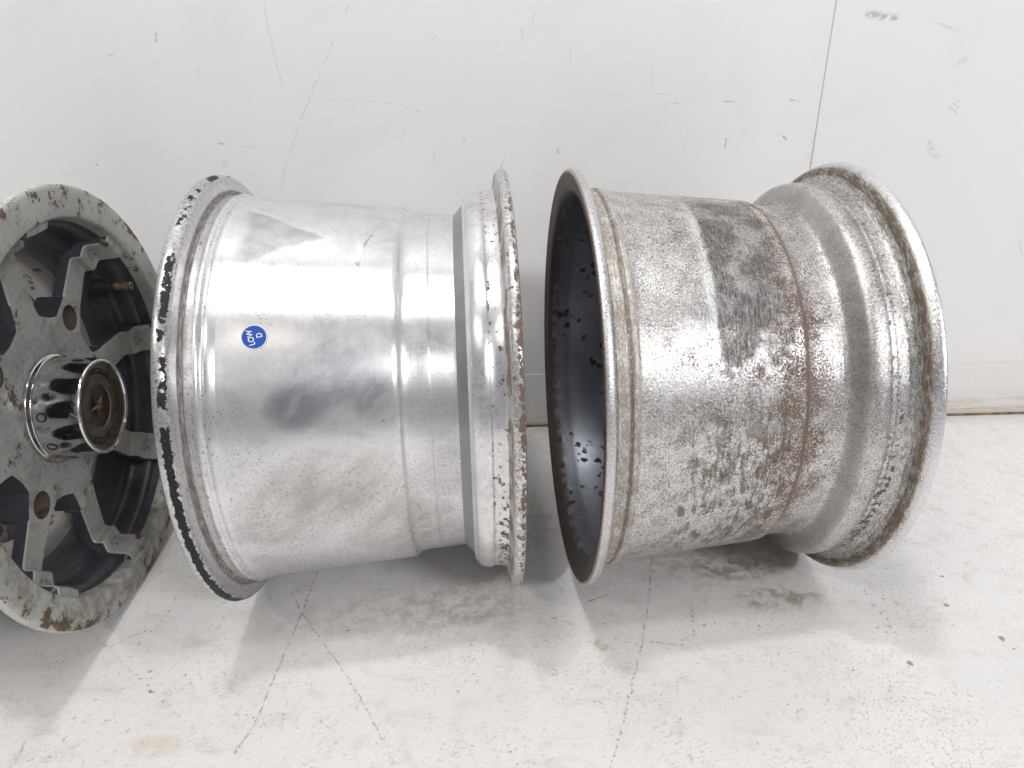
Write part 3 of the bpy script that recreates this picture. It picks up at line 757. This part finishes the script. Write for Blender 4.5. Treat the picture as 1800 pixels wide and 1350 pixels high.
# ================================================================== SPOKED WHEEL
def mat_face_paint():
    g = G('worn_grey_paint'); P = g.obj
    u, th, deg = cyl(g)
    r = g.vm('LENGTH', g.vec(g.y, g.z, 0.0))
    big = g.noise(P, 12, 5, 0.65); mid = g.noise(P, 60, 6, 0.7); fine = g.noise(P, 320, 4, 0.7)
    col = g.mix(g.step(big, 0.32, 0.68), (0.36, 0.365, 0.34), (0.47, 0.48, 0.455))
    # bare metal bloom round the hub
    hub = g.step(r + (mid - 0.5) * 0.06, 0.105, 0.060) * g.step(u, -0.02, -0.03)
    bare = hub * g.step(fine, 0.44, 0.58)
    col = g.mix(bare * 0.75, col, (0.46, 0.46, 0.47))
    col = g.mix(hub * g.step(fine, 0.46, 0.36) * 0.7, col, (0.13, 0.125, 0.12))
    # brown dirt: heavier low on the wheel
    low = g.step(g.z + (big - 0.5) * 0.12, 0.0, -0.16)
    dirt = g.step(mid + low * 0.10, 0.50, 0.66)
    col = g.mix(dirt * 0.62, col, (0.19, 0.16, 0.11))
    col = g.mix(g.step(g.noise(P, 130, 6, 0.75), 0.54, 0.66) * 0.5, col, (0.17, 0.16, 0.14))
    ir = g.noise(P, 30, 5, 0.72)
    edge = g.step(r, 0.190, 0.2075) * 0.10
    rust = g.step(ir + edge + (mid - 0.5) * 0.35, 0.62, 0.675)
    col = g.mix(rust * 0.9, col, g.mix(fine, (0.055, 0.033, 0.022), (0.19, 0.105, 0.055)))
    chips = g.step(fine, 0.66, 0.71) * g.step(mid, 0.45, 0.58)
    col = g.mix(chips * 0.7, col, (0.07, 0.06, 0.055))
    lipm = g.step(r, 0.2078, 0.2086)
    flake = lipm * g.step(mid, 0.40, 0.52)
    col = g.mix(flake * 0.85, col, (0.62, 0.60, 0.57))
    metal = (0.12 + bare * 0.6 - rust * 0.25 - dirt * 0.2).sat()
    rough = (0.46 + rust * 0.35 + dirt * 0.2 - bare * 0.08 + (mid - 0.5) * 0.2).sat()
    return g.out(col=col, metal=metal, rough=rough, nrm=g.bump(mid * 0.5 + fine * 0.35 + rust * 0.6 - chips * 0.6, 0.0008, 0.6))
def mat_pocket():
    g = G('dark_pocket_paint'); P = g.obj
    mid = g.noise(P, 40, 4, 0.6); fine = g.noise(P, 300, 3, 0.6)
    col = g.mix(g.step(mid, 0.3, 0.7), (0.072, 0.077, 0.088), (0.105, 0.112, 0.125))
    col = g.mix(g.step(g.noise(P, 120, 5, 0.7), 0.64, 0.70) * 0.5, col, (0.14, 0.11, 0.08))
    return g.out(col=col, metal=0.35, rough=0.40 + (mid - 0.5) * 0.15, nrm=g.bump(fine, 0.0003, 0.4))
def mat_chrome():
    g = G('pitted_chrome'); P = g.obj
    u, th, deg = cyl(g)
    mid = g.noise(P, 70, 5, 0.7, 0.5); big = g.noise(P, 26, 4, 0.6, 0.8); fine = g.noise(P, 500, 3, 0.65)
    col = g.mix(g.step(mid, 0.3, 0.7), (0.60, 0.61, 0.62), (0.78, 0.78, 0.77))
    brn = g.step(big + (mid - 0.5) * 0.4, 0.54, 0.66)
    col = g.mix(brn * 0.62, col, (0.36, 0.29, 0.19))
    low = g.step(g.z + (mid - 0.5) * 0.05, -0.018, -0.042)
    rst = g.step(mid + low * 0.22, 0.60, 0.70)
    col = g.mix(rst * 0.85, col, (0.13, 0.075, 0.04))
    base = g.step(u + (mid - 0.5) * 0.006, -0.0385, -0.0395)
    col = g.mix(base * 0.8, col, (0.10, 0.06, 0.035))
    d = (rst + base).sat()
    return g.out(col=col, metal=1.0 - d * 0.8 - brn * 0.15, rough=0.10 + brn * 0.22 + d * 0.45 + (fine - 0.5) * 0.06, nrm=g.bump(mid + fine * 0.2, 0.0004, 0.35))
m_face = mat_face_paint(); m_pocket = mat_pocket(); m_chrome = mat_chrome()
m_rusty = mat_inside('rust_speckled_inside', (0.40, 0.385, 0.37), (0.11, 0.055, 0.034), 0.22, 0.5, 0.35)
m_hole = mat_inside('rusty_bolt_hole', (0.15, 0.115, 0.085), (0.07, 0.04, 0.025), 0.2, 0.6, 0.2)
m_brown = plain('brown_cap_face', (0.085, 0.055, 0.032), 0.42, 0.4, 0.5, 120)
m_olive = plain('olive_cap_plate', (0.16, 0.15, 0.125), 0.4, 0.6, 0.45, 90)
m_star = plain('tarnished_brass', (0.25, 0.175, 0.11), 0.35, 0.8, 0.4, 200)
m_black = plain('hole_shade', (0.015, 0.014, 0.013), 0.7, 0, 0.2)
m_valve = plain('valve_brass', (0.33, 0.27, 0.17), 0.45, 0.7, 0.4, 250)
m_rubber = plain('valve_rubber', (0.02, 0.02, 0.021), 0.6)

W1 = thing('spoked_wheel', (-0.3832, -0.3264, 0.0), 0.0310,
           'grey eight-spoke wheel with tarnished chrome centre cap, cut off by the left edge', 'wheel')
A = (0, 0, RIM)
# face ring and outer lip
ring = [(-0.0120, 0.1770), (-0.0030, 0.1785), (-0.0006, 0.1798), (0.0, 0.1815), (0.0, 0.2040), (-0.0004, 0.2062), (-0.0016, 0.2080), (-0.0040, 0.2094),
        (-0.0080, 0.2094), (-0.0110, 0.2075), (-0.0125, 0.2040), (-0.0130, 0.1975)]
link('face_ring', lathe(chaikin(ring, 1), 320, name='face_ring'), m_face, W1, A)
# inside terraces behind the ring
terr = [(-0.0120, 0.1770), (-0.0180, 0.1768), (-0.0200, 0.1765), (-0.0215, 0.1735), (-0.0235, 0.1722), (-0.0420, 0.1708), (-0.0445, 0.1690), (-0.0460, 0.1630),
        (-0.0480, 0.1605), (-0.0780, 0.1575)]
link('barrel_terrace', lathe(chaikin(terr, 1), 256, name='barrel_terrace'), m_pocket, W1, A)
deep = [(-0.0780, 0.1575), (-0.095, 0.152), (-0.110, 0.160), (-0.165, 0.168), (-0.180, 0.182), (-0.190, 0.190), (-0.200, 0.203)]
link('inner_wall', lathe(chaikin(deep, 1), 192, name='inner_wall'), m_rusty, W1, A)
outer = [(-0.0130, 0.1975), (-0.0140, 0.1905), (-0.0300, 0.1895), (-0.0400, 0.1900), (-0.0520, 0.172), (-0.100, 0.168), (-0.115, 0.180), (-0.165, 0.189),
         (-0.185, 0.191), (-0.190, 0.203), (-0.195, 0.2090), (-0.200, 0.2090), (-0.2025, 0.206), (-0.200, 0.203)]
link('outer_barrel', lathe(chaikin(outer, 1), 192, name='outer_barrel'), m_in2, W1, A)
# rusty brake-side plate visible through the windows
pl = [(-0.094, 0.030), (-0.094, 0.060), (-0.088, 0.085), (-0.086, 0.118), (-0.090, 0.128), (-0.098, 0.130)]
link('backing_plate', lathe(chaikin(pl, 1), 128, name='backing_plate'), m_rusty, W1, A)

SP0 = 2.5                                    # spoke phase: face angle, 0 = toward the wall, 90 = up
def fp(r, deg): a = R(deg); return (r * math.cos(a), r * math.sin(a))   # (y toward wall, z up)
RA = 0.112                                   # hub arms end here, the stepped spokes carry on
HU, HT = -0.040, 0.026
def extrude_outline(outline, holes, u1, u0, bev):
    bm = bmesh.new()
    def loop(p):
        vs = [bm.verts.new((u1, q[0], q[1])) for q in p]
        return [bm.edges.new((vs[i], vs[(i + 1) % len(vs)])) for i in range(len(vs))]
    es = loop(outline)
    for h in holes: es += loop(h)
    bmesh.ops.triangle_fill(bm, edges=es, use_beauty=True)
    bmesh.ops.dissolve_limit(bm, angle_limit=0.001, verts=bm.verts, edges=bm.edges)
    rim = [e for e in bm.edges if len(e.link_faces) == 1]
    top = bm.faces[:]
    ex = bmesh.ops.extrude_face_region(bm, geom=top, use_keep_orig=True)
    for v in [e for e in ex['geom'] if isinstance(e, bmesh.types.BMVert)]: v.co.x = u0
    bmesh.ops.recalc_face_normals(bm, faces=bm.faces)
    if bev:
        ed = [e for e in bm.edges if all(abs(v.co.x - u1) < 1e-6 for v in e.verts) and len(e.link_faces) == 2 and e.calc_face_angle(0) > 0.8
              and not all(math.hypot(v.co.y, v.co.z) > RA - 0.0004 for v in e.verts)]
        bmesh.ops.bevel(bm, geom=ed, offset=bev, segments=2, affect='EDGES', profile=0.6)
    return bm
hw_in = 0.0185
out_pts = []
for k in range(8):
    c = SP0 + 45 * k
    wide = 0.0212 if k % 2 == 1 else 0.0182  # arms with a bolt hole are wider
    e = math.degrees(math.asin((0.0160) / RA))
    b = math.degrees(math.asin(wide / 0.096))
    out_pts += [fp(0.0885, c - 16.5), fp(0.0905, c - b - 1.2), fp(0.097, c - b + 0.6), fp(RA, c - e), fp(RA, c + e), fp(0.097, c + b - 0.6), fp(0.0905, c + b + 1.2), fp(0.0885, c + 16.5)]
    nx = c + 22.5
    out_pts += [fp(0.0872, nx)]
holes = [[(fp(0.0945, SP0 + 45 * k)[0] + 0.0128 * math.cos(2 * PI * j / 28), fp(0.0945, SP0 + 45 * k)[1] + 0.0128 * math.sin(2 * PI * j / 28)) for j in range(28)] for k in (1, 3, 5, 7)]
holes.append([(0.040 * math.cos(2 * PI * j / 64), 0.040 * math.sin(2 * PI * j / 64)) for j in range(64)])
hp = from_bm(extrude_outline(out_pts, holes, HU, HU - HT, 0.0012), 'hub_plate')
hp.materials.append(m_face); hp.materials.append(m_pocket)
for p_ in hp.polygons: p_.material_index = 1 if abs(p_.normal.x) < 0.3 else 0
link('hub_plate', hp, None, W1, A, angle=28)
# bolt hole sleeves
for k in (1, 3, 5, 7):
    cy, cz = fp(0.0945, SP0 + 45 * k)
    me = lathe([(HU - 0.0010, 0.0126), (HU - 0.010, 0.0116), (HU - 0.030, 0.0112), (HU - 0.031, 0.0002)], 32, name='bolt_hole')
    for v in me.vertices: v.co.y += cy; v.co.z += cz
    link('bolt_hole', me, m_hole, W1, A)
# stepped spokes: each one a swept section
top = [(0.11087, -0.0400), (0.1300, -0.0400), (0.1490, -0.0400), (0.1525, -0.0396), (0.1540, -0.0380), (0.1545, -0.0310), (0.1560, -0.0296), (0.1650, -0.0280), (0.1668, -0.0268),
       (0.1675, -0.0240), (0.1690, -0.0100), (0.1712, -0.0060), (0.1760, -0.0045), (0.1800, -0.0042)]
def spoke_mesh():
    bm = bmesh.new(); secs = []
    n = len(top)
    for i, (r, u) in enumerate(top):
        a = top[max(i - 1, 0)]; b = top[min(i + 1, n - 1)]
        tr, tu = b[0] - a[0], b[1] - a[1]; l = math.hypot(tr, tu); nr, nu = -tu / l, tr / l      # outward normal (r,u)
        t = (r - 0.112) / (0.180 - 0.112)
        hw = 0.0159 - 0.0016 * min(t * 2.2, 1) + 0.0030 * max(t - 0.6, 0) / 0.4
        ch = 0.0013; th = 0.011
        def P_(w_, d): return bm.verts.new((u - nu * d, r - nr * d, w_))
        secs.append([P_(-hw - 0.001, th), P_(-hw, ch), P_(-hw + ch, 0), P_(hw - ch, 0), P_(hw, ch), P_(hw + 0.001, th)])
    for s0, s1 in zip(secs[:-1], secs[1:]):
        for j in range(6):
            bm.faces.new((s0[j], s0[(j + 1) % 6], s1[(j + 1) % 6], s1[j]))
    bm.faces.new(secs[0]); bm.faces.new(secs[-1])
    return from_bm(bm, 'spoke')
sm_ = spoke_mesh()
sm_.materials.append(m_face); sm_.materials.append(m_pocket)
sm_.polygons.foreach_set('use_smooth', [True] * len(sm_.polygons)); sm_.set_sharp_from_angle(angle=R(24))
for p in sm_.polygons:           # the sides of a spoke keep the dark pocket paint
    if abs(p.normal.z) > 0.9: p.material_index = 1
for k in range(8):
    o = bpy.data.objects.new('spoke', sm_); COL.objects.link(o); o.parent = W1; o.location = A
    # mesh built along +y (r), width along z: rotate about x
    o.rotation_euler = (R(SP0 + 45 * k), 0, 0)
# web of dark paint between hub and terrace behind the spokes
# valve
vy, vz = fp(0.1575, 31)
def shift(me, y, z):
    for v in me.vertices: v.co.y += y; v.co.z += z
    return me
vs = link('valve_stem', shift(lathe([(-0.046, 0.0004), (-0.046, 0.0090), (-0.040, 0.0085), (-0.030, 0.0058), (-0.024, 0.0052), (-0.024, 0.0003)], 24, name='valve_stem'), vy, vz), m_rubber, W1, A)
link('valve_tip', shift(lathe([(-0.0242, 0.0042), (-0.020, 0.0044), (-0.0195, 0.0040), (-0.015, 0.0040), (-0.0145, 0.0044), (-0.0065, 0.0044), (-0.0060, 0.0040), (-0.0060, 0.0026), (-0.0100, 0.0024), (-0.0100, 0.0002)], 24, name='valve_tip'), vy, vz), m_valve, vs)
# centre cap
cap = [(-0.0405, 0.0530), (-0.0385, 0.0535), (-0.0370, 0.0525), (-0.0360, 0.0500), (-0.0350, 0.0492), (-0.0320, 0.0490), (-0.0080, 0.0476), (0.0020, 0.0470),
       (0.0050, 0.0464), (0.0064, 0.0448), (0.0058, 0.0434), (0.0040, 0.0428)]
cp = link('center_cap', lathe(chaikin(cap, 2), 160, name='center_cap'), m_chrome, W1, A)
face = [(0.0040, 0.0428), (0.0022, 0.0420), (0.0016, 0.0385), (-0.0006, 0.0365), (-0.0012, 0.0320), (0.0006, 0.0305), (0.0010, 0.0275), (0.0004, 0.0245), (0.0016, 0.0232),
        (0.0014, 0.0218), (-0.0004, 0.0210)]
link('cap_face', lathe(chaikin(face, 1), 128, name='cap_face'), m_olive, cp)
link('cap_medallion', lathe([(-0.0004, 0.0212), (-0.0012, 0.0195), (-0.0016, 0.010), (-0.0017, 0.0002)], 96, name='cap_medallion'), m_brown, cp)
# rusty clip ring with three notches
bm = bmesh.new()
segs = 90; vs_ = []
for k in range(segs):
    a = 2 * PI * k / segs; dg = math.degrees(a) % 120
    ri, ro = (0.0325, 0.0372) if dg > 16 else (0.0300, 0.0400)
    vs_.append([bm.verts.new((uu_, r_ * math.cos(a), r_ * math.sin(a))) for uu_, r_ in ((-0.001, ri), (0.0012, ri + 0.0006), (0.0016, (ri + ro) / 2), (0.0010, ro - 0.0006), (-0.001, ro))])
for k in range(segs):
    for j in range(4): bm.faces.new((vs_[k][j], vs_[k][j + 1], vs_[(k + 1) % segs][j + 1], vs_[(k + 1) % segs][j]))
link('clip_ring', from_bm(bm, 'clip_ring'), plain('rusty_clip', (0.12, 0.075, 0.04), 0.6, 0.3, 0.6, 150), cp)
# faceted five-point star
bm = bmesh.new(); ctr = bm.verts.new((0.0022, 0, 0)); pts = []
for k in range(10):
    a = R(90 + 14 + 36 * k); r_ = 0.0135 if k % 2 == 0 else 0.0042
    pts.append(bm.verts.new((-0.0013, r_ * math.cos(a), r_ * math.sin(a))))
for k in range(10): bm.faces.new((ctr, pts[k], pts[(k + 1) % 10]))
link('star_emblem', from_bm(bm, 'star_emblem'), m_star, cp, smooth=False)
# small drain holes in the sleeve: shallow rings, their inner shade painted black
for dg_ in (203, 165, 247):
    ym, zm = math.cos(R(dg_)), math.sin(R(dg_))
    me = lathe([(-0.0016, 0.0001), (-0.0010, 0.0030), (0.0004, 0.0034), (0.0006, 0.0042), (-0.0004, 0.0048)], 20, name='drain_hole')
    base_u = -0.0270
    for v in me.vertices:
        d, b, c = v.co.x, v.co.y, v.co.z          # d outward, b along axis, c round
        ang = R(dg_) + c / 0.049; rr = 0.0489 + d
        v.co = (base_u + b, rr * math.cos(ang), rr * math.sin(ang))
    link('drain_hole', me, m_black, cp)
